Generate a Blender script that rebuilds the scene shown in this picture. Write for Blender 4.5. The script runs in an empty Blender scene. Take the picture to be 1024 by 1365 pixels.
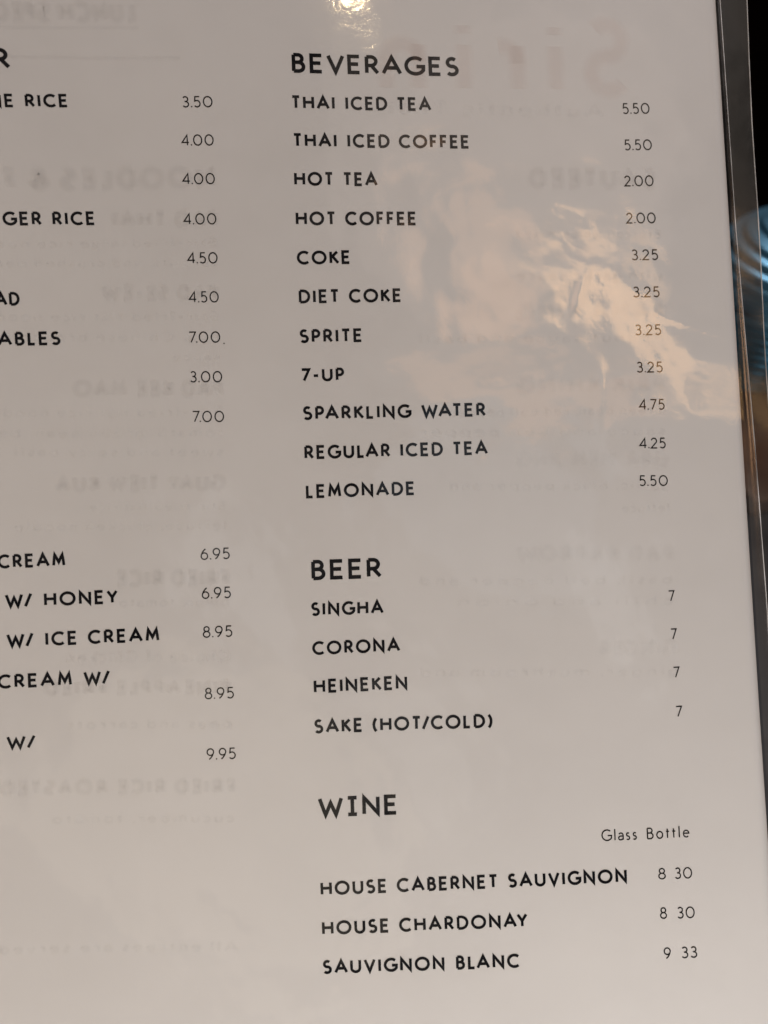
import bpy, math, random
import numpy as np
from mathutils import Matrix, Vector

# ---------------------------------------------------------------- frame of the menu
# millimetres in the plane of the paper: X right, Y up, Z off the paper towards the reader
TILT = math.radians(50)
HALF_H = 140.0
MENU = Matrix.Translation((0, 0, 0.0015)) @ Matrix.Rotation(TILT, 4, 'X') @ Matrix.Translation((0, HALF_H / 1000, 0))
WARP = (1.1975, -3.9237, 0.0255, 0.3963, 0.315, -1.5775, -0.3038)


def warp(X, Y):
    """How far the held sheet bows and twists off its mean plane, in mm."""
    x, y = X / 80.0, Y / 100.0
    x = np.clip(x, -1.6, 1.15)
    c = WARP
    return c[0]*x*x + c[1]*x*y + c[2]*y*y + c[3]*x*x*y + c[4]*x*y*y + c[5]*x**3 + c[6]*y**3


# ---------------------------------------------------------------- camera, world, exposure
scene = bpy.context.scene
cam_data = bpy.data.cameras.new('camera')
cam = bpy.data.objects.new('camera', cam_data)
scene.collection.objects.link(cam)
scene.camera = cam
cam_data.sensor_fit = 'VERTICAL'
cam_data.sensor_height = 36.0
cam_data.lens = 986.0 / 1365.0 * 36.0
cam_data.clip_start = 0.01
cam_data.clip_end = 50
R = Matrix(((0.997773, -0.037406, 0.055217), (0.036753, 0.999242, 0.012795), (-0.055654, -0.010737, 0.998392)))
cam.matrix_world = MENU @ (Matrix.Translation((-0.008684, -0.001675, 0.155548)) @ R.transposed().to_4x4())
cam_data.dof.use_dof = True
cam_data.dof.focus_distance = 0.157
cam_data.dof.aperture_fstop = 11.0

world = bpy.data.worlds.new('World')
scene.world = world
world.use_nodes = True
world.node_tree.nodes['Background'].inputs['Color'].default_value = (0.9, 0.80, 0.72, 1)
world.node_tree.nodes['Background'].inputs['Strength'].default_value = 0.0045
scene.view_settings.view_transform = 'Standard'
scene.view_settings.look = 'None'
scene.view_settings.exposure = 0
scene.view_settings.gamma = 1
scene.cycles.max_bounces = 12
scene.cycles.transparent_max_bounces = 24


def lamp(name, pos, size, col, radiance, aim=(0.0, 0.0, 0.0), shape='ELLIPSE', roll=0.0):
    """An area lamp, given in metres in the frame of the menu; radiance in W/m2/sr."""
    d = bpy.data.lights.new(name, 'AREA')
    d.shape = shape
    d.size, d.size_y = size
    area = size[0] * size[1] * (math.pi / 4 if shape == 'ELLIPSE' else 1)
    d.energy = radiance * area * math.pi
    d.color = col
    o = bpy.data.objects.new(name, d)
    scene.collection.objects.link(o)
    p = MENU @ Vector(pos)
    q = (MENU @ Vector(aim)) - p
    o.matrix_world = Matrix.Translation(p) @ q.to_track_quat('-Z', 'Y').to_matrix().to_4x4() @ Matrix.Rotation(roll, 4, 'Z')
    return o


WARM = (1.0, 0.57, 0.25)
# unseen lamps added to grade the paper, outside the sleeve's mirror direction
lamp('top_fill', (0.25, 0.72, 0.32), (0.36, 0.22), (0.965, 0.95, 0.99), 15.2, shape='RECTANGLE')  # unseen, placed to lift the upper page
lamp('near_fill', (0.09, -0.38, 0.22), (0.20, 0.14), (1.0, 0.975, 0.945), 26.0, aim=(0, -0.10, 0))  # added in front of the table edge to brighten the lower page
lamp('left_warm_fill', (-0.55, -0.28, 0.36), (0.20, 0.20), (1.0, 0.62, 0.26), 8.0, aim=(0, -0.12, 0))  # added to warm the lower left of the page
lamp('shoulder_fill', (1.10, 0.25, 0.30), (0.35, 0.30), (1.0, 0.55, 0.28), 3.4)  # added so the film shoulder reflects a warm strip
# unseen dim lamps added so their reflections veil and mottle the sleeve
lamp('veil_fill', (0.50, 0.86, 1.3), (0.95, 0.75), (1.0, 0.86, 0.74), 0.24)
lamp('veil_fill', (0.55, 0.84, 1.35), (0.70, 0.52), (1.0, 0.80, 0.66), 0.26)
lamp('veil_fill', (0.30, 0.05, 1.3), (0.50, 0.40), (0.75, 0.88, 1.0), 0.26)
lamp('veil_fill', (-0.25, -0.60, 1.3), (0.50, 0.55), (1.0, 0.86, 0.66), 0.40)
lamp('veil_fill', (-0.17, -0.15, 1.3), (0.09, 0.34), (0.95, 0.98, 1.0), 0.40, roll=math.radians(12))
lamp('veil_fill', (0.50, -0.12, 1.3), (0.08, 0.30), (0.95, 0.98, 1.0), 0.38, roll=math.radians(-8))
lamp('veil_fill', (0.06, -0.42, 1.3), (0.16, 0.26), (1.0, 0.97, 0.92), 0.3, roll=math.radians(20))
# bulb whose glint sits at the top of the sleeve
lamp('bulb', (0.164, 1.000, 1.2), (0.010, 0.016), (1.0, 0.74, 0.42), 300)
# warm lamps added and shaped so the sleeve reflects broken patches
WARM_PATCHES = [((0.575, 0.435, 1.2), (0.20, 0.13), 5.0, -30), ((0.49, 0.48, 1.2), (0.16, 0.05), 4.2, -40),
      ((0.655, 0.365, 1.2), (0.20, 0.08), 4.4, -45), ((0.79, 0.345, 1.2), (0.30, 0.035), 3.6, -8), ((0.80, 0.285, 1.2), (0.30, 0.035), 3.2, 3), ((0.70, 0.315, 1.2), (0.06, 0.05), 2.6, 0),
      ((0.545, 0.600, 1.2), (0.11, 0.06), 4.0, -15), ((0.68, 0.535, 1.2), (0.17, 0.05), 2.6, -45),
      ((0.33, 0.50, 1.2), (0.22, 0.34), 1.2, 10), ((0.35, 0.48, 1.25), (0.15, 0.24), 1.0, 10), ((0.38, 0.27, 1.2), (0.55, 0.08), 1.2, 0)]
for pos, size, rad, roll in WARM_PATCHES:
    lamp('warm_patch_light', pos, size, WARM if rad > 1.3 else (1.0, 0.50, 0.22), rad * 0.88, aim=(pos[0], pos[1], 0), roll=math.radians(roll))

# ---------------------------------------------------------------- helpers
rng = np.random.RandomState(7)


def link(name, me, parent=None, mats=()):
    o = bpy.data.objects.new(name, me)
    scene.collection.objects.link(o)
    for m in mats:
        me.materials.append(m)
    if parent:
        o.parent = parent
    return o


def mesh(name, V, F, smooth=False):
    me = bpy.data.meshes.new(name)
    me.from_pydata([tuple(v) for v in V], [], [tuple(f) for f in F])
    if smooth:
        me.polygons.foreach_set('use_smooth', [True] * len(me.polygons))
    me.update()
    return me


def grid_faces(nx, ny):
    i, j = np.meshgrid(np.arange(nx - 1), np.arange(ny - 1), indexing='ij')
    a = (i * ny + j).ravel()
    return np.stack([a, a + ny, a + ny + 1, a + 1], 1)


def big_grid(name, X, Y, Z, smooth=True):
    nx, ny = X.shape
    me = bpy.data.meshes.new(name)
    V = np.stack([X, Y, Z], -1).reshape(-1, 3) / 1000.0
    F = grid_faces(nx, ny)
    me.vertices.add(len(V)); me.vertices.foreach_set('co', V.ravel().astype(np.float32))
    me.loops.add(F.size); me.loops.foreach_set('vertex_index', F.ravel().astype(np.int32))
    me.polygons.add(len(F)); me.polygons.foreach_set('loop_start', (np.arange(len(F)) * 4).astype(np.int32))
    me.update(calc_edges=True)
    me.polygons.foreach_set('use_smooth', [smooth] * len(F))
    me.validate()
    return me


def material(name):
    m = bpy.data.materials.new(name)
    m.use_nodes = True
    nt = m.node_tree
    nt.nodes.clear()
    out = nt.nodes.new('ShaderNodeOutputMaterial')
    return m, nt, out


def principled(name, col, rough=0.5, noise=None, spec=0.5, coat=0.0, bump=None, metallic=0.0):
    m, nt, out = material(name)
    b = nt.nodes.new('ShaderNodeBsdfPrincipled')
    b.inputs['Base Color'].default_value = (*col, 1)
    b.inputs['Roughness'].default_value = rough
    b.inputs['Specular IOR Level'].default_value = spec
    b.inputs['Coat Weight'].default_value = coat
    b.inputs['Metallic'].default_value = metallic
    nt.links.new(b.outputs[0], out.inputs['Surface'])
    tc = nt.nodes.new('ShaderNodeTexCoord')
    if noise:
        scale, amt = noise
        n = nt.nodes.new('ShaderNodeTexNoise'); n.inputs['Scale'].default_value = scale; n.inputs['Detail'].default_value = 6
        nt.links.new(tc.outputs['Object'], n.inputs['Vector'])
        r = nt.nodes.new('ShaderNodeValToRGB')
        r.color_ramp.elements[0].position = 0.3; r.color_ramp.elements[1].position = 0.7
        r.color_ramp.elements[0].color = (*[c * (1 - amt) for c in col], 1)
        r.color_ramp.elements[1].color = (*[min(1, c * (1 + amt)) for c in col], 1)
        nt.links.new(n.outputs['Fac'], r.inputs['Fac']); nt.links.new(r.outputs[0], b.inputs['Base Color'])
    if bump:
        scale, dist = bump
        n = nt.nodes.new('ShaderNodeTexNoise'); n.inputs['Scale'].default_value = scale; n.inputs['Detail'].default_value = 4
        nt.links.new(tc.outputs['Object'], n.inputs['Vector'])
        bp = nt.nodes.new('ShaderNodeBump'); bp.inputs['Distance'].default_value = dist
        nt.links.new(n.outputs['Fac'], bp.inputs['Height']); nt.links.new(bp.outputs[0], b.inputs['Normal'])
    return m


def film_material(name, haze, tint, gloss=1.0, rough=0.06, bump=0.000014, scale=400):
    """Clear plastic: lets the light through, reflects by Fresnel, carries a little milky haze."""
    m, nt, out = material(name)
    tr = nt.nodes.new('ShaderNodeBsdfTransparent'); tr.inputs[0].default_value = (*tint, 1)
    gl = nt.nodes.new('ShaderNodeBsdfGlossy'); gl.inputs['Roughness'].default_value = rough
    df = nt.nodes.new('ShaderNodeBsdfDiffuse'); df.inputs[0].default_value = (0.85, 0.83, 0.82, 1)
    # Schlick reflectance from either side of the thin film (a Fresnel node would totally reflect from behind)
    geo = nt.nodes.new('ShaderNodeNewGeometry')
    dot = nt.nodes.new('ShaderNodeVectorMath'); dot.operation = 'DOT_PRODUCT'
    def op(kind, a, b=None, src=None):
        n_ = nt.nodes.new('ShaderNodeMath'); n_.operation = kind
        for i_, v_ in enumerate((a, b)):
            if v_ is None: continue
            if hasattr(v_, 'is_linked'): nt.links.new(v_, n_.inputs[i_])
            else: n_.inputs[i_].default_value = v_
        return n_.outputs[0]
    nt.links.new(geo.outputs['Incoming'], dot.inputs[0])
    inv = op('SUBTRACT', 1.0, op('MINIMUM', op('ABSOLUTE', dot.outputs['Value']), 1.0))
    fr = op('ADD', op('MULTIPLY', op('POWER', inv, 5.0), 0.96), 0.04)
    mu = nt.nodes.new('ShaderNodeMath'); mu.operation = 'MULTIPLY'; mu.inputs[1].default_value = gloss; mu.use_clamp = True
    tc = nt.nodes.new('ShaderNodeTexCoord')
    n = nt.nodes.new('ShaderNodeTexNoise'); n.inputs['Scale'].default_value = scale; n.inputs['Detail'].default_value = 5
    n.inputs['Distortion'].default_value = 0.6
    bp = nt.nodes.new('ShaderNodeBump'); bp.inputs['Distance'].default_value = bump; bp.inputs['Strength'].default_value = 1.0
    a = nt.nodes.new('ShaderNodeMixShader'); a.inputs[0].default_value = haze
    b = nt.nodes.new('ShaderNodeMixShader')
    L = nt.links.new
    # handling marks: the milky haze and the polish vary a little over the plastic
    sm = nt.nodes.new('ShaderNodeTexNoise'); sm.inputs['Scale'].default_value = 26; sm.inputs['Detail'].default_value = 7; sm.inputs['Distortion'].default_value = 1.5
    L(tc.outputs['Object'], sm.inputs['Vector'])
    mr = nt.nodes.new('ShaderNodeMapRange'); mr.inputs[1].default_value = .35; mr.inputs[2].default_value = .7
    mr.inputs[3].default_value = haze * .3; mr.inputs[4].default_value = haze * 2.6
    L(sm.outputs['Fac'], mr.inputs[0]); L(mr.outputs[0], a.inputs[0])
    m2 = nt.nodes.new('ShaderNodeMapRange'); m2.inputs[1].default_value = .35; m2.inputs[2].default_value = .7
    m2.inputs[3].default_value = rough * .75; m2.inputs[4].default_value = rough * 1.35
    L(sm.outputs['Fac'], m2.inputs[0]); L(m2.outputs[0], gl.inputs['Roughness'])
    L(tc.outputs['Object'], n.inputs['Vector']); L(n.outputs['Fac'], bp.inputs['Height'])
    L(bp.outputs[0], gl.inputs['Normal']); L(geo.outputs['Normal'], dot.inputs[1])
    L(fr, mu.inputs[0]); L(mu.outputs[0], b.inputs[0])
    L(tr.outputs[0], a.inputs[1]); L(df.outputs[0], a.inputs[2])
    L(a.outputs[0], b.inputs[1]); L(gl.outputs[0], b.inputs[2]); L(b.outputs[0], out.inputs['Surface'])
    return m


def ink_material(name, col, alpha=1.0, rough=0.6):
    m, nt, out = material(name)
    df = nt.nodes.new('ShaderNodeBsdfDiffuse'); df.inputs[0].default_value = (*col, 1)
    if alpha >= 1:
        nt.links.new(df.outputs[0], out.inputs['Surface'])
        return m
    tr = nt.nodes.new('ShaderNodeBsdfTransparent')
    mx = nt.nodes.new('ShaderNodeMixShader'); mx.inputs[0].default_value = alpha
    nt.links.new(tr.outputs[0], mx.inputs[1]); nt.links.new(df.outputs[0], mx.inputs[2]); nt.links.new(mx.outputs[0], out.inputs['Surface'])
    return m


M_PAPER = principled('paper', (0.652, 0.629, 0.612), 0.75, noise=(28, 0.022), spec=0.2, bump=(2500, 0.00001))
M_CORE = principled('paper_edge', (0.55, 0.53, 0.50), 0.8)
M_INK = ink_material('black_ink', (0.006, 0.006, 0.008))
M_INK_THIN = ink_material('grey_black_ink', (0.016, 0.014, 0.014))
M_GHOST = ink_material('show_through_grey', (0.36, 0.33, 0.31), 0.014)
M_GHOST_FINE = ink_material('show_through_pale_grey', (0.36, 0.34, 0.33), 0.006)
M_LOGO = ink_material('show_through_brown', (0.66, 0.38, 0.28), 0.016)
M_FILM = film_material('clear_film', 0.009, (0.985, 0.985, 0.985), gloss=1.9, rough=0.075)
M_MARGIN = film_material('welded_film', 0.015, (0.62, 0.58, 0.56), gloss=1.6, rough=0.12)
M_SHOULDER = film_material('shoulder_film', 0.018, (0.80, 0.77, 0.74), gloss=2.3, rough=0.28)
M_EDGE = film_material('film_edge', 0.45, (0.7, 0.7, 0.72), gloss=1.3, rough=0.3)

# ---------------------------------------------------------------- setting
M_TABLE = principled('dark_tabletop', (0.016, 0.016, 0.019), 0.55, noise=(12, 0.35), spec=0.3)
M_WALL = principled('dark_wall', (0.012, 0.006, 0.005), 0.9, noise=(3, 0.3), spec=0.1)


def box(V, F, lo, hi):
    n = len(V)
    for x in (lo[0], hi[0]):
        for y in (lo[1], hi[1]):
            for z in (lo[2], hi[2]):
                V.append((x, y, z))
    F += [tuple(n + k for k in f) for f in ((0, 1, 3, 2), (4, 6, 7, 5), (0, 4, 5, 1), (2, 3, 7, 6), (0, 2, 6, 4), (1, 5, 7, 3))]


V, F = [], []
box(V, F, (-0.9, -0.03, -0.03), (0.9, 0.46, 0))
t = link('tabletop', mesh('tabletop', V, F), mats=[M_TABLE]); t['kind'] = 'structure'
bv = t.modifiers.new('bevel', 'BEVEL'); bv.width = 0.004; bv.segments = 3
V, F = [], []
box(V, F, (-3, 1.9, -0.75), (3, 2.0, 2.2))
t = link('wall', mesh('wall', V, F), mats=[M_WALL]); t['kind'] = 'structure'
V, F = [], []
box(V, F, (-3, -2, -0.80), (3, 2.0, -0.75))
t = link('floor', mesh('floor', V, F), mats=[M_WALL]); t['kind'] = 'structure'

# ---------------------------------------------------------------- menu
menu = bpy.data.objects.new('menu', None)
scene.collection.objects.link(menu)
menu.matrix_world = MENU @ Matrix.Translation((0, -HALF_H / 1000, 0))
menu['label'] = 'white printed drinks and dessert menu page in a clear glossy plastic sleeve'
menu['category'] = 'menu'
OFF = Vector((0, HALF_H / 1000, 0))      # children are modelled about the middle of the page


def menu_part(name, me, parent, mats, label=None):
    o = link(name, me, parent, mats)
    if parent is menu:
        o.location = OFF
    if label:
        o['label'] = label
    return o


XL, XR = -137.0, 78.75
# the paper: a thin warped sheet with a top, a bottom and its cut edges
xs = np.linspace(XL, XR, 109); ys = np.linspace(-HALF_H, HALF_H, 141)
X, Y = np.meshgrid(xs, ys, indexing='ij')
Z = warp(X, Y)
nx, ny = X.shape
top = np.stack([X, Y, Z], -1).reshape(-1, 3); bot = top.copy(); bot[:, 2] -= 0.55
Fg = grid_faces(nx, ny)
V = np.concatenate([top, bot]) / 1000.0
Fs = [tuple(f) for f in Fg] + [tuple(f[::-1] + nx * ny) for f in Fg]
n0 = nx * ny
rim = [i * ny for i in range(nx)] + [(nx - 1) * ny + j for j in range(1, ny)] + [i * ny + ny - 1 for i in range(nx - 2, -1, -1)] + [j for j in range(ny - 2, 0, -1)]
nside = len(rim)
for k in range(nside):
    a, b = rim[k], rim[(k + 1) % nside]
    Fs.append((a, a + n0, b + n0, b))
me = mesh('paper_page', V, Fs)
page = menu_part('paper_page', me, menu, [M_PAPER, M_CORE])
me.polygons.foreach_set('material_index', [0] * (2 * len(Fg)) + [1] * nside)
me.polygons.foreach_set('use_smooth', [True] * (2 * len(Fg)) + [False] * nside)

# ---------------------------------------------------------------- lettering: a monoline alphabet drawn with strokes


def arc(cx, cy, rx, ry, a0, a1, n=None):
    n = n or max(5, int(abs(a1 - a0) / 12))
    return [(cx + rx * math.cos(math.radians(a0 + (a1 - a0) * k / n)), cy + ry * math.sin(math.radians(a0 + (a1 - a0) * k / n))) for k in range(n + 1)]


def circ(cx, cy, rx, ry):
    return arc(cx, cy, rx, ry, 90, 450, 32)


GL = {
    'A': (.88, [[(0, 0), (.44, 1), (.88, 0)], [(.17, .34), (.71, .34)]]),
    'B': (.50, [[(0, 0), (0, 1)], [(0, 1), (.22, 1)] + arc(.22, .77, .21, .23, 80, -90) + [(0, .54)], [(0, .54), (.24, .54)] + arc(.24, .27, .26, .27, 80, -90) + [(0, 0)]]),
    'C': (.80, [arc(.48, .5, .48, .5, 48, 312, 26)]),
    'D': (.72, [[(0, 0), (0, 1)], [(0, 1), (.24, 1)] + arc(.24, .5, .48, .5, 85, -90, 18) + [(0, 0)]]),
    'E': (.52, [[(.52, 1), (0, 1), (0, 0), (.52, 0)], [(0, .52), (.46, .52)]]),
    'F': (.44, [[(.44, 1), (0, 1), (0, 0)], [(0, .50), (.38, .50)]]),
    'G': (.88, [arc(.48, .5, .48, .5, 48, 330, 26) + [(.90, .46), (.54, .46)]]),
    'H': (.70, [[(0, 0), (0, 1)], [(.70, 0), (.70, 1)], [(0, .52), (.70, .52)]]),
    'I': (.0, [[(0, 0), (0, 1)]]),
    '|': (.46, [[(.23, 0), (.23, 1)], [(0, 1), (.46, 1)], [(0, 0), (.46, 0)]]),
    'J': (.34, [[(.34, 1), (.34, .22)] + arc(.14, .22, .20, .22, 0, -120)]),
    'K': (.56, [[(0, 0), (0, 1)], [(.53, 1), (0, .46)], [(.14, .60), (.58, 0)]]),
    'L': (.42, [[(0, 1), (0, 0), (.42, 0)]]),
    'M': (.84, [[(0, 0), (.10, 1), (.42, .28), (.74, 1), (.84, 0)]]),
    'N': (.72, [[(0, 0), (0, 1), (.72, 0), (.72, 1)]]),
    'O': (1.0, [circ(.5, .5, .5, .5)]),
    'P': (.48, [[(0, 0), (0, 1)], [(0, 1), (.22, 1)] + arc(.22, .72, .26, .28, 80, -90) + [(0, .44)]]),
    'Q': (1.0, [circ(.5, .5, .5, .5), [(.58, .26), (.96, -.08)]]),
    'R': (.54, [[(0, 0), (0, 1)], [(0, 1), (.22, 1)] + arc(.22, .73, .26, .27, 80, -90) + [(0, .46)], [(.24, .46), (.56, 0)]]),
    'S': (.54, [arc(.28, .755, .23, .245, 42, 265, 16) + arc(.275, .26, .265, .26, 85, -142, 18)]),
    'T': (.58, [[(0, 1), (.58, 1)], [(.29, 1), (.29, 0)]]),
    'U': (.66, [[(0, 1), (0, .32)] + arc(.33, .32, .33, .32, 185, 355, 16) + [(.66, .32), (.66, 1)]]),
    'V': (.74, [[(0, 1), (.37, 0), (.74, 1)]]),
    'W': (1.12, [[(0, 1), (.29, 0), (.56, .74), (.83, 0), (1.12, 1)]]),
    'X': (.64, [[(0, 0), (.62, 1)], [(.02, 1), (.64, 0)]]),
    'Y': (.66, [[(0, 1), (.33, .45), (.66, 1)], [(.33, .47), (.33, 0)]]),
    'Z': (.58, [[(.02, 1), (.58, 1), (0, 0), (.58, 0)]]),
    '0': (.80, [circ(.40, .5, .40, .5)]),
    '1': (.22, [[(0, .80), (.22, 1), (.22, 0)]]),
    '2': (.60, [arc(.29, .71, .27, .29, 165, -22, 16) + [(0, 0), (.60, 0)]]),
    '3': (.56, [arc(.26, .765, .225, .235, 150, -80, 16) + [(.18, .53)], [(.20, .53)] + arc(.255, .265, .275, .265, 82, -148, 18)]),
    '4': (.66, [[(.52, 0), (.52, 1), (0, .27), (.68, .27)]]),
    '5': (.58, [[(.52, 1), (.12, 1), (.07, .56)] + arc(.27, .315, .285, .315, 128, -140, 20)]),
    '6': (.60, [circ(.30, .31, .29, .31), [(.03, .42), (.12, .66), (.28, .88), (.42, 1)]]),
    '7': (.58, [[(0, 1), (.58, 1), (.16, 0)]]),
    '8': (.58, [circ(.29, .77, .225, .23), circ(.29, .27, .285, .27)]),
    '9': (.60, [circ(.30, .69, .29, .31), [(.57, .58), (.48, .34), (.32, .12), (.18, 0)]]),
    '.': (.0, [[(0, -.03), (0, .09)]]),
    ',': (.05, [[(.05, .10), (0, -.12)]]),
    '-': (.36, [[(0, .42), (.36, .42)]]),
    '/': (.42, [[(0, -.03), (.42, 1.04)]]),
    '(': (.20, [arc(.55, .46, .55, .72, 130, 230, 12)]),
    ')': (.20, [arc(-.35, .46, .55, .72, 50, -50, 12)]),
    '&': (.70, [[(.70, 0), (.18, .62)] + arc(.31, .80, .17, .20, 200, -30, 14) + [(.12, .44)] + arc(.27, .25, .27, .25, 130, 330, 14) + [(.66, .48)]]),
    'a': (.44, [arc(.22, .44, .21, .21, 150, 10, 10) + [(.44, .40), (.44, 0)], [(.44, .37), (.20, .36)] + arc(.19, .18, .19, .18, 95, 270, 10) + [(.30, .02), (.44, .14)]]),
    'b': (.48, [[(0, 1.06), (0, 0)], circ(.25, .32, .23, .32)]),
    'c': (.40, [arc(.25, .32, .25, .32, 50, 310, 16)]),
    'd': (.48, [[(.48, 1.06), (.48, 0)], circ(.23, .32, .23, .32)]),
    'e': (.50, [[(.02, .36), (.50, .36)] + arc(.26, .32, .25, .32, 8, 312, 18)]),
    'f': (.26, [arc(.28, .86, .18, .20, 80, 180, 7) + [(.10, .80), (.10, 0)], [(0, .62), (.26, .62)]]),
    'g': (.46, [circ(.23, .32, .23, .32), [(.46, .66), (.46, -.10)] + arc(.23, -.10, .23, .20, 0, -140, 10)]),
    'h': (.42, [[(0, 1.06), (0, 0)], [(0, .36)] + arc(.21, .42, .21, .23, 170, 0, 10) + [(.42, 0)]]),
    'i': (.0, [[(0, .65), (0, 0)], [(0, .82), (0, .94)]]),
    'j': (.12, [[(.12, .65), (.12, -.12), (0, -.28)], [(.12, .82), (.12, .94)]]),
    'k': (.40, [[(0, 1.06), (0, 0)], [(.38, .65), (.02, .28)], [(.12, .38), (.40, 0)]]),
    'l': (.0, [[(0, 1.06), (0, 0)]]),
    'm': (.74, [[(0, .65), (0, 0)], [(0, .40)] + arc(.185, .44, .185, .21, 170, 0, 8) + [(.37, 0)], [(.37, .40)] + arc(.555, .44, .185, .21, 170, 0, 8) + [(.74, 0)]]),
    'n': (.42, [[(0, .65), (0, 0)], [(0, .40)] + arc(.21, .43, .21, .22, 170, 0, 10) + [(.42, 0)]]),
    'o': (.52, [circ(.26, .32, .26, .32)]),
    'p': (.48, [[(0, .66), (0, -.32)], circ(.25, .32, .23, .32)]),
    'r': (.26, [[(0, .65), (0, 0)], [(0, .38)] + arc(.22, .42, .22, .22, 170, 75, 6)]),
    's': (.32, [arc(.17, .485, .135, .155, 40, 265, 10) + arc(.16, .17, .15, .165, 85, -140, 10)]),
    't': (.28, [[(.12, .88), (.12, 0)], [(0, .62), (.28, .62)]]),
    'u': (.42, [[(0, .65), (0, .22)] + arc(.21, .22, .21, .22, 180, 360, 10) + [(.42, .65)], [(.42, .3), (.42, 0)]]),
    'v': (.44, [[(0, .65), (.22, 0), (.44, .65)]]),
    'w': (.70, [[(0, .65), (.18, 0), (.35, .55), (.52, 0), (.70, .65)]]),
    'x': (.42, [[(0, 0), (.42, .65)], [(0, .65), (.42, 0)]]),
    'y': (.44, [[(0, .65), (.22, 0)], [(.44, .65), (.10, -.30)]]),
}
KERN = {'AV': .14, 'VA': .14, 'TA': .12, 'AT': .12, 'AY': .14, 'YA': .12, 'LT': .14, 'PA': .10, 'W/': .10, 'FA': .1, '7.': .12,
        'WA': .12, 'AW': .12, 'LA': .10, 'RA': .04, 'KA': .04, 'AU': .02, 'OA': .02, 'AG': .04, 'KL': .02, 'VE': .04, 'RK': .0, '/C': .06, 'T/': .1}


def layout(text, wt, track):
    """Strokes of a line in cap-height units, ink starting at x = 0; returns strokes and ink width."""
    x = 0.0
    out = []
    inkw = 0
    prev = None
    spaced = False
    for ch in text:
        if ch == ' ':
            x += .44 + .14 * (1.0 if prev in 'HIMNU' else .6)
            spaced = True
            prev = None
            continue
        w, st = GL[ch]
        if prev is None and spaced:
            x += .14 * (1.0 if ch in 'BDEFHIKLMNPRU' else .6)
        spaced = False
        if prev is not None:
            rs = 1.0 if prev in 'HIMNUlidhnmu' else .75 if prev in 'DOQBPRSoebprs0' else .42
            ls = 1.0 if ch in 'BDEFHIKLMNPRUlbhkmnpriu' else .72 if ch in 'OCGQocdegq0' else .42
            g = track * (.42 + .45 * (rs + ls))
            if ch in '.,' or prev in '.,': g = track * .62
            g -= KERN.get(prev + ch, 0)
            x += g
        gw = w * (1 - wt) + wt if w > 0 else wt
        out += [[(x + wt / 2 + px * (1 - wt), (wt / 2 + py * (1 - wt))) for px, py in s] for s in st]
        x += gw
        inkw = x
        prev = ch
    return out, inkw


def ribbon(pts, wt, maxseg, sharp=.42):
    """Outline of one stroke as quads with mitred joints and square ends."""
    P = [np.array(pts[0])]
    for q in pts[1:]:
        q = np.array(q, float)
        d = np.linalg.norm(q - P[-1])
        if d < 1e-6:
            continue
        n = max(1, int(math.ceil(d / maxseg)))
        a = P[-1]
        for k in range(1, n + 1):
            P.append(a + (q - a) * k / n)
    P = np.array(P, float)
    closed = np.linalg.norm(P[0] - P[-1]) < 1e-6
    D = np.diff(P, axis=0); D /= np.linalg.norm(D, axis=1)[:, None]
    Nn = np.stack([-D[:, 1], D[:, 0]], 1)
    L, Rr, extra = [], [], []
    for k in range(len(P)):
        if closed and k in (0, len(P) - 1):
            n1, n2 = Nn[-1], Nn[0]
        else:
            n1, n2 = Nn[max(k - 1, 0)], Nn[min(k, len(Nn) - 1)]
        m = n1 + n2
        s = m @ m
        m = m / math.sqrt(s) / max(math.sqrt(s) / 2, sharp) if s > 1e-9 else n1
        L.append(P[k] + m * wt / 2); Rr.append(P[k] - m * wt / 2)
    return L, Rr


def text_mesh(name, text, x0, y0, x1, y1, cap, wt, track, z=0.03, mirror=False, soft=(1.0,), jitter=0.0):
    """A printed line lying on the bowed sheet between two points of its baseline."""
    strokes, w = layout(text, wt, track)
    dx, dy = x1 - x0, y1 - y0
    Ln = math.hypot(dx, dy)
    ux, uy = dx / Ln, dy / Ln
    vx, vy = (-uy, ux) if dx > 0 else (uy, -ux)
    sx = Ln / w
    V, F = [], []
    lay = 0
    # the stem keeps its weight when the line is set wider or narrower
    for wide in soft:
        for s in strokes:
            L, Rr = ribbon([(px * sx, py * cap) for px, py in s], wt * cap * wide, 1.2, .42 if wide == 1.0 else .95)
            n = len(V)
            zz = z + 0.0016 * (lay % 9) + 0.012 * soft.index(wide)
            lay += 1
            for a, b in zip(L, Rr):
                for q in (a, b):
                    X = x0 + ux * q[0] + vx * q[1]; Y = y0 + uy * q[0] + vy * q[1]
                    V.append((X / 1000, Y / 1000, (float(warp(np.float64(X), np.float64(Y))) + zz) / 1000))
            for k in range(len(L) - 1):
                f = (n + 2 * k, n + 2 * k + 1, n + 2 * k + 3, n + 2 * k + 2)
                F.append(f if dx > 0 else f[::-1])
    return mesh(name, V, F)


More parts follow.
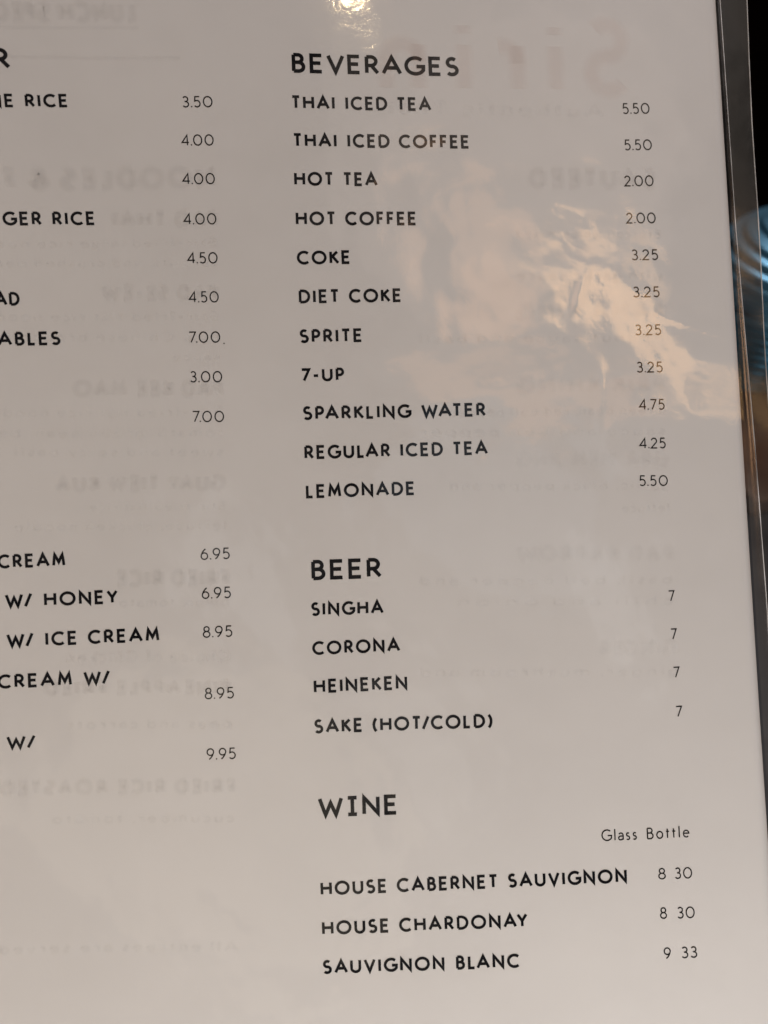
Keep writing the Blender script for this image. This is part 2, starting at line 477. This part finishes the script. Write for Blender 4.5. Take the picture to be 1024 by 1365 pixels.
LINES = [
    ('BEVERAGES', 'h', -15.99, 92.92, 19.75, 92.89, 4.21),
    ('THAI ICED TEA', 'n', -16.37, 85.21, 13.43, 85.26, 2.94),
    ('THAI ICED COFFEE', 'n', -16.33, 77.22, 21.39, 77.18, 2.94),
    ('HOT TEA', 'n', -16.3, 69.07, 1.31, 69.0, 2.95),
    ('HOT COFFEE', 'n', -16.28, 60.71, 9.31, 60.64, 2.95),
    ('COKE', 'n', -16.35, 52.44, -5.03, 52.51, 2.93),
    ('DIET COKE', 'n', -16.25, 44.29, 5.48, 44.3, 2.94),
    ('SPRITE', 'n', -16.45, 35.96, -3.11, 35.97, 2.92),
    ('7-UP', 'n', -16.46, 27.85, -7.28, 27.85, 2.84),
    ('SPARKLING WATER', 'n', -16.36, 19.81, 22.49, 19.54, 2.94),
    ('REGULAR ICED TEA', 'n', -16.27, 11.6, 22.63, 11.38, 2.93),
    ('LEMONADE', 'n', -16.26, 3.42, 6.75, 3.32, 2.92),
    ('BEER', 'h', -15.79, -13.75, -0.93, -13.83, 4.25),
    ('SINGHA', 'n', -16.14, -21.24, -0.82, -21.41, 2.91),
    ('CORONA', 'n', -16.13, -29.41, 2.36, -29.49, 2.91),
    ('HEINEKEN', 'n', -16.11, -37.41, 3.56, -37.46, 2.95),
    ('SAKE (HOT/COLD)', 'n', -16.41, -45.79, 21.2, -46.28, 2.98),
    ('WINE', 'h', -16.19, -63.3, 0.6, -63.47, 4.22),
    ('HOUSE CABERNET SAUVIGNON', 'n', -16.24, -79.61, 48.13, -79.79, 2.95),
    ('HOUSE CHARDONAY', 'n', -16.23, -87.83, 26.82, -88.0, 2.95),
    ('SAUVIGNON BLANC', 'n', -16.45, -95.92, 24.81, -96.24, 2.94),
    ('R', 'h', -74.67, 90.84, -71.49, 91.08, 4.16),
    ('NE RICE', 'n', -75.81, 83.23, -60.92, 84.05, 2.7),
    ('GER RICE', 'n', -74.33, 59.94, -56.64, 60.43, 2.79),
    ('AD', 'n', -76.43, 43.94, -71.81, 44.06, 2.77),
    ('ABLES', 'n', -76.38, 36.01, -64.37, 36.16, 2.78),
    ('CREAM', 'n', -78.49, -8.6, -65.44, -8.7, 2.86),
    ('W/ HONEY', 'n', -77.46, -16.62, -55.35, -16.8, 2.91),
    ('W/ ICE CREAM', 'n', -77.56, -24.69, -47.39, -25.01, 2.92),
    ('CREAM W/', 'n', -79.69, -32.95, -57.61, -33.3, 2.92),
    ('W/', 'n', -78.64, -45.38, -72.82, -45.54, 2.77),
    ('3.50', 'p', -38.61, 84.93, -32.46, 85.17, 2.37),
    ('4.00', 'p', -39.04, 77.02, -32.52, 77.22, 2.36),
    ('4.00', 'p', -39.18, 69.05, -32.58, 69.2, 2.36),
    ('4.00', 'p', -39.26, 60.76, -32.58, 60.86, 2.36),
    ('4.50', 'p', -38.8, 52.72, -32.64, 52.76, 2.36),
    ('4.50', 'p', -38.8, 44.67, -32.71, 44.67, 2.36),
    ('7.00', 'p', -39.11, 36.37, -32.71, 36.33, 2.36),
    ('3.00', 'p', -39.19, 28.2, -32.63, 28.11, 2.36),
    ('7.00', 'p', -39.04, 19.98, -32.55, 19.86, 2.36),
    ('6.95', 'p', -38.45, -8.58, -32.38, -8.61, 2.43),
    ('6.95', 'p', -38.52, -16.67, -32.45, -16.73, 2.43),
    ('8.95', 'p', -38.6, -24.73, -32.45, -24.8, 2.43),
    ('8.95', 'p', -38.7, -37.52, -32.61, -37.61, 2.43),
    ('9.95', 'p', -38.8, -50.14, -32.7, -50.25, 2.44),
    ('5.50', 'q', 55.64, 85.13, 61.89, 85.31, 2.47),
    ('5.50', 'q', 55.63, 77.01, 61.95, 77.14, 2.45),
    ('2.00', 'q', 55.21, 69.0, 61.88, 69.1, 2.44),
    ('2.00', 'q', 55.2, 60.78, 61.9, 60.83, 2.43),
    ('3.25', 'q', 55.95, 52.66, 62.04, 52.69, 2.42),
    ('3.25', 'q', 55.86, 44.5, 61.93, 44.49, 2.41),
    ('3.25', 'q', 55.88, 36.2, 61.81, 36.16, 2.4),
    ('3.25', 'q', 55.8, 28.07, 61.7, 28.0, 2.39),
    ('4.75', 'q', 55.91, 19.94, 61.67, 19.85, 2.38),
    ('4.25', 'q', 55.55, 11.58, 61.46, 11.47, 2.37),
    ('5.50', 'q', 55.05, 3.51, 61.43, 3.35, 2.36),
    ('7', 'q', 60.22, -21.43, 61.62, -21.41, 2.4),
    ('7', 'q', 60.26, -29.54, 61.66, -29.52, 2.39),
    ('7', 'q', 60.38, -37.64, 61.8, -37.62, 2.38),
    ('7', 'q', 60.4, -45.91, 61.87, -45.91, 2.37),
    ('Glass', 'q', 43.13, -70.99, 50.7, -71.04, 2.45),
    ('Bottle', 'q', 52.78, -71.07, 61.92, -71.11, 2.45),
    ('8', 'q', 54.7, -79.45, 56.38, -79.49, 2.39),
    ('30', 'q', 58.22, -79.52, 61.98, -79.59, 2.39),
    ('8', 'q', 54.64, -87.57, 56.15, -87.59, 2.43),
    ('30', 'q', 58.29, -87.68, 62.04, -87.73, 2.43),
    ('9', 'q', 54.96, -95.79, 56.54, -95.8, 2.41),
    ('33', 'q', 58.68, -95.81, 62.14, -95.83, 2.41),
]
GHOST = [
    ('NOODLES & F', -32.75, 68.68, -74.29, 67.18, 3.97),
    ('PAD THAI', -32.44, 60.44, -53.14, 60.22, 3.09),
    ('Stir-fried large rice noodl', -32.59, 56.39, -79.22, 55.46, 1.67),
    ('sprouts, and crushed pean', -32.73, 52.34, -78.02, 51.64, 1.68),
    ('PAD SE-EW', -33.0, 45.19, -55.93, 45.26, 2.93),
    ('Stir-fried flat rice noodle', -33.0, 40.99, -79.9, 40.94, 1.83),
    ('egg, Chinese broccoli', -33.0, 36.79, -74.52, 36.94, 1.83),
    ('sauce', -33.0, 32.59, -42.57, 32.74, 1.55),
    ('PAD KEE MAO', -32.81, 25.27, -62.13, 25.83, 3.08),
    ('Stir-fried flat rice noodle', -32.82, 21.07, -79.41, 21.87, 1.84),
    ('tomato, green bean, bell', -32.82, 16.86, -79.61, 17.83, 1.84),
    ('sweet and spicy basil', -32.97, 12.82, -74.16, 13.96, 1.84),
    ('GUAY TIEW KUA', -32.92, 5.8, -66.59, 6.61, 3.08),
    ('Stir-fried flat rice', -32.93, 1.59, -60.19, 2.27, 1.85),
    ('lettuce, chicken noodle', -32.92, -2.46, -74.86, -1.14, 1.85),
    ('FRIED RICE', -33.05, -14.0, -55.64, -13.14, 3.1),
    ('onion, tomato', -33.05, -18.37, -55.08, -17.5, 1.86),
    ('Choice of Chicken', -33.33, -29.92, -65.95, -28.5, 2.33),
    ('PINEAPPLE FRIED', -33.58, -36.63, -70.64, -34.68, 2.79),
    ('peas and carrots', -33.54, -43.67, -66.55, -42.05, 1.87),
    ('FRIED RICE ROASTED', -33.42, -57.28, -80.33, -54.66, 2.8),
    ('cucumber, tomato', -33.65, -63.38, -70.38, -61.32, 1.87),
    ('All entrees are served', -33.71, -90.29, -81.95, -87.47, 2.03),
    ('Authentic Thai', 51.52, 84.27, 4.45, 84.53, 2.96),
    ('SAUTEED', 62.25, 68.81, 34.07, 68.76, 3.98),
    ('Broccoli, onion, mixed', 62.65, 57.47, 30.94, 57.66, 1.98),
    ('with garlic sauce', 62.81, 48.17, 30.54, 48.55, 2.3),
    ('RAMA KING', 62.69, 39.91, 30.18, 40.13, 3.27),
    ('Peanut sauce and basil', 62.07, 34.81, 8.97, 35.4, 1.95),
    ('PRIK KHING', 61.8, 23.82, 29.49, 24.33, 3.25),
    ('Green bean, red bell pepper', 61.87, 18.92, 14.77, 19.61, 1.94),
    ('sauce and bell pepper', 61.62, 14.36, 8.21, 15.66, 1.93),
    ('GRA TIEM JING', 61.57, 7.53, 28.81, 8.61, 3.22),
    ('garlic, black pepper and', 61.64, 2.66, 14.15, 4.01, 1.92),
    ('lettuce', 61.37, -2.18, 51.14, -1.97, 1.93),
    ('PAD KAPROW', 61.44, -12.82, 27.95, -11.47, 3.2),
    ('basil, bell pepper and', 61.17, -17.62, 7.0, -15.69, 1.91),
    ('chili and onion', 61.25, -22.11, 14.77, -20.45, 1.91),
    ('GINGER', 61.32, -32.64, 44.75, -32.04, 2.86),
    ('ginger, mushroom and', 61.39, -37.1, 6.26, -34.91, 1.89),
    ('LUNCH SPECIAL', -47.45, 102.34, -81.33, 99.96, 3.61),
]
STYLE = {'h': (.182, .12), 'n': (.196, .135), 'p': (.108, .19), 'q': (.115, .18)}
for text, k, x0, y0, x1, y1, cap in LINES:
    wt, tr = STYLE[k]
    drawn = 'W|NE' if text == 'WINE' else text
    if text[0] in '0123456789' and len(text) > 1 and k in 'pq' and '.' not in text:
        tr = .16
    me = text_mesh('printed_line', drawn, x0, y0, x1, y1, cap, wt, tr)
    what = {'h': 'bold black heading', 'n': 'black capitals', 'p': 'thin black price', 'q': 'thin black price'}[k]
    if text in ('Glass', 'Bottle'):
        what = 'thin black column heading'
    menu_part('printed_line', me, page, [M_INK if k in 'hn' else M_INK_THIN], '%s reading %s' % (what, text))
# the stray full stop after one price
V = []
menu_part('printed_dot', text_mesh('printed_dot', '.', -32.1, 36.0, -31.85, 36.0, 2.4, .10, .2), page, [M_INK_THIN])

for text, x0, y0, x1, y1, cap in GHOST:
    wt = .17 if text.upper() == text else .13
    me = text_mesh('show_through_line', text, x0, y0, x1, y1, cap, wt, .22, z=0.008, soft=(3.2, 2.4, 1.7, 1.01))
    menu_part('show_through_line', me, page, [M_GHOST if text.upper() == text and x1 < -30 or text == 'SAUTEED' else M_GHOST_FINE], 'faint mirrored grey print showing through from the back')
# big faint name of the house, mirrored, and two ruled lines of a box
me = text_mesh('show_through_heading', 'Siri', 58.0, 89.6, 20, 89.4, 16.5, .11, .30, z=0.008, soft=(2.4, 1.9, 1.4, 1.01))
menu_part('show_through_heading', me, page, [M_LOGO], 'faint mirrored brown heading showing through from the back')
me = text_mesh('show_through_heading', 'n', 12, 89.3, 3, 89.3, 16.5, .11, .30, z=0.008, soft=(2.4, 1.9, 1.4, 1.01))
menu_part('show_through_heading', me, page, [M_LOGO], 'faint mirrored brown heading showing through from the back')
for (ax, ay, bx, by) in ((-84, 98.5, -46.8, 101.0), (-84, 92.9, -38.8, 95.2)):
    V, F = [], []
    for li, hw in enumerate((.5, .3, .15)):
        n = len(V)
        for k in range(21):
            X = ax + (bx - ax) * k / 20; Y = ay + (by - ay) * k / 20
            z = float(warp(np.float64(X), np.float64(Y))) + .01 + .01 * li
            V += [(X / 1000, (Y - hw) / 1000, z / 1000), (X / 1000, (Y + hw) / 1000, z / 1000)]
        F += [(n + 2 * k, n + 2 * k + 2, n + 2 * k + 3, n + 2 * k + 1) for k in range(20)]
    menu_part('show_through_rule', mesh('show_through_rule', V, F), page, [M_GHOST], 'faint grey ruled line showing through from the back')

# ---------------------------------------------------------------- clear sleeve


def weld_x(Y):
    return np.interp(Y, (-140, -21, 11, 60, 112, 140), (82.3, 82.0, 81.6, 80.3, 79.95, 79.9))


def outer_x(Y):
    return np.interp(Y, (-140, 27, 84, 112, 140), (85.2, 85.3, 85.55, 86.1, 86.3))


def ripple(X, Y, seed=3):
    """Cockled film: long waves, then shorter and shallower ones."""
    r = np.random.RandomState(seed)
    h = np.zeros_like(X)
    wx = X.copy(); wy = Y.copy()
    for lam, slope, n in ((75, .008, 10), (34, .009, 14), (16, .0105, 18), (8, .0085, 20), (4, .0065, 20)):
        s = np.zeros_like(X)
        for _ in range(n):
            th = r.uniform(0, math.pi); k = 2 * math.pi / (lam * r.uniform(.7, 1.4)); ph = r.uniform(0, 2 * math.pi)
            s += np.sin(k * (wx * math.cos(th) + wy * math.sin(th)) + ph) / k
        s *= slope * math.sqrt(2.0 / n) * 1.0
        h += s
        wx = wx + s * 9; wy = wy + s * 7
    return h


FILM_GAP = 0.95
ny_f, nx_f = 401, 300
u = np.linspace(0, 1, nx_f)[:, None]; ysf = np.linspace(-HALF_H - 2, HALF_H + 2, ny_f)[None, :]
X = (-140 + u * (XR + .05 + 140)) * np.ones_like(ysf); Y = ysf * np.ones_like(u)
Zf = warp(X, Y) + FILM_GAP + ripple(X, Y) * np.clip((XR + 3 - X) / 12, 0.15, 1) * (1 - .88 * np.exp(-((X + 2) / 26) ** 2 - ((Y - 108) / 22) ** 2))
# a few short creases in the film
for cx_, cy_, ang, ln, ht in ((47, 22, 84, 7, .10), (48.5, 15, 70, 4, .08), (21, 9.5, 60, 1.2, .08), (-55, -14, 75, 9, .05), (-30, -60, 20, 14, .04), (62, -8, 10, 6, .05), (68, 38, -18, 8, .06), (44, 46, 70, 5, .07)):
    a_ = math.radians(ang)
    p_ = (X - cx_) * math.cos(a_) + (Y - cy_) * math.sin(a_); q_ = -(X - cx_) * math.sin(a_) + (Y - cy_) * math.cos(a_)
    Zf = Zf + ht * np.exp(-(p_ / ln) ** 4 - (q_ / .7) ** 2)
Zf = np.maximum(Zf, warp(X, Y) + 0.16)
me = big_grid('front_film', X, Y, Zf)
film = menu_part('front_film', me, menu, [M_FILM], 'clear glossy front film over the page')
# shoulder of the film where it drops past the edge of the page to the weld
ns = 22
s = np.linspace(0, 1, ns)[:, None]
edgeZ = Zf[-1, :][None, :]; wx_ = weld_x(ysf)
X = (XR + .05) + s * (wx_ - XR - .05)
base = warp(XR + 0 * ysf, ysf)
Y = ysf * np.ones_like(s)
Z = edgeZ * (1 - s ** 2) + (base - .25) * s ** 2 + .06 * np.sin(ysf * .35 + s * 5) * s * (1 - s)
menu_part('film_shoulder', big_grid('film_shoulder', X, Y, Z), menu, [M_SHOULDER], 'clear film stepping down past the cut edge of the page')
# welded margin
s = np.linspace(0, 1, 12)[:, None]
X = wx_ + s * (outer_x(ysf) - wx_)
Z = (base - .25) + .10 * np.sin(ysf * .11 + 1) * s + ripple(X * 1.0, ysf * np.ones_like(s), 9) * .5 * s
Y = ysf * np.ones_like(s)
menu_part('welded_margin', big_grid('welded_margin', X, Y, Z), menu, [M_MARGIN], 'see through welded margin of the sleeve')
MX, MZ = X, Z


def tube(name, path, rad, seg=8):
    V, F = [], []
    for k, (x, y, z) in enumerate(path):
        for j in range(seg):
            a = 2 * math.pi * j / seg
            V.append(((x + rad * math.cos(a)) / 1000, y / 1000, (z + rad * math.sin(a)) / 1000))
    for k in range(len(path) - 1):
        for j in range(seg):
            F.append((k * seg + j, k * seg + (j + 1) % seg, (k + 1) * seg + (j + 1) % seg, (k + 1) * seg + j))
    return mesh(name, V, F, True)


yy = ysf[0]
menu_part('weld_seam', tube('weld_seam', list(zip(wx_[0], yy, (base - .25)[0] + .03)), .09), menu, [M_EDGE], 'thin pale seam line along the margin')
menu_part('film_edge', tube('film_edge', list(zip(MX[-1], yy, MZ[-1])), .11), menu, [M_EDGE], 'thin pale cut edge of the sleeve')
# back film
xb = np.linspace(-140, 79, 60)[:, None]; yb = np.linspace(-HALF_H - 2, HALF_H + 2, 80)[None, :]
X = xb * np.ones_like(yb); Y = yb * np.ones_like(xb)
menu_part('back_film', big_grid('back_film', X, Y, warp(X, Y) - .75), menu, [M_FILM], 'clear film behind the page')

# ---------------------------------------------------------------- things beyond the menu
M_BLUE = principled('blue_glaze', (0.12, 0.28, 0.40), 0.36, metallic=0.6)
M_BLUE2 = principled('deep_blue_glaze', (0.05, 0.19, 0.30), 0.42, metallic=0.6)
M_WOOD = principled('brown_wood', (0.10, 0.048, 0.024), 0.45, noise=(30, 0.35), spec=0.4)


def lathe_ribbed(name, prof, rib, nphi=160, nz=120):
    """prof: list of (r, z) in metres; rib(phi, z, t) adds to the radius."""
    pz = np.array([p[1] for p in prof]); pr = np.array([p[0] for p in prof])
    tt = np.linspace(0, len(prof) - 1, nz)
    rr = np.interp(tt, range(len(prof)), pr); zz = np.interp(tt, range(len(prof)), pz)
    # soften the profile
    for _ in range(6):
        rr[1:-1] = (rr[:-2] + 2 * rr[1:-1] + rr[2:]) / 4; zz[1:-1] = (zz[:-2] + 2 * zz[1:-1] + zz[2:]) / 4
    V, F = [], []
    for i in range(nz):
        for j in range(nphi):
            ph = 2 * math.pi * j / nphi
            r = max(rr[i] + rib(ph, zz[i], tt[i] / (len(prof) - 1)), .0005)
            V.append((r * math.cos(ph), r * math.sin(ph), zz[i]))
    for i in range(nz - 1):
        for j in range(nphi):
            F.append((i * nphi + j, i * nphi + (j + 1) % nphi, (i + 1) * nphi + (j + 1) % nphi, (i + 1) * nphi + j))
    F.append(tuple(range(nphi))[::-1]); F.append(tuple((nz - 1) * nphi + j for j in range(nphi)))
    return mesh(name, V, F, True)


VASE = (0.214, 0.312, 0.0)
BOARD_T = 0.009
vase = bpy.data.objects.new('ribbed_vase', None)
scene.collection.objects.link(vase)
vase.location = (VASE[0], VASE[1], BOARD_T)
vase['label'] = 'shiny blue ribbed vase with a domed twisted top, blurred beyond the sleeve edge'
vase['category'] = 'vase'
K = 1.0
tw = 7
link('domed_top', lathe_ribbed('domed_top', [(.036, .050), (.0375, .058), (.036, .068), (.031, .078), (.022, .086), (.010, .090), (.001, .091)],
     lambda ph, z, t: 0.0012 * math.sin(2 * math.pi * z / .0052 + tw * ph)), vase, [M_BLUE])
link('rim_band', lathe_ribbed('rim_band', [(.034, .046), (.0385, .0465), (.0385, .0495), (.034, .050)], lambda ph, z, t: 0), vase, [M_BLUE])
link('tapered_body', lathe_ribbed('tapered_body', [(.012, .0), (.014, .002), (.017, .012), (.024, .026), (.031, .038), (.034, .046)],
     lambda ph, z, t: .0008 * math.sin(2 * math.pi * z / .0055)), vase, [M_BLUE2])

V, F = [], []
box(V, F, (-.09, -.065, 0), (.09, .065, BOARD_T))
board = link('wooden_board', mesh('wooden_board', V, F), mats=[M_WOOD])
board.location = (0.245, 0.292, 0); board.rotation_euler = (0, 0, math.radians(12))
bv = board.modifiers.new('bevel', 'BEVEL'); bv.width = .002; bv.segments = 3
board['label'] = 'small brown wooden board under the blue ribbed vase'
board['category'] = 'board'
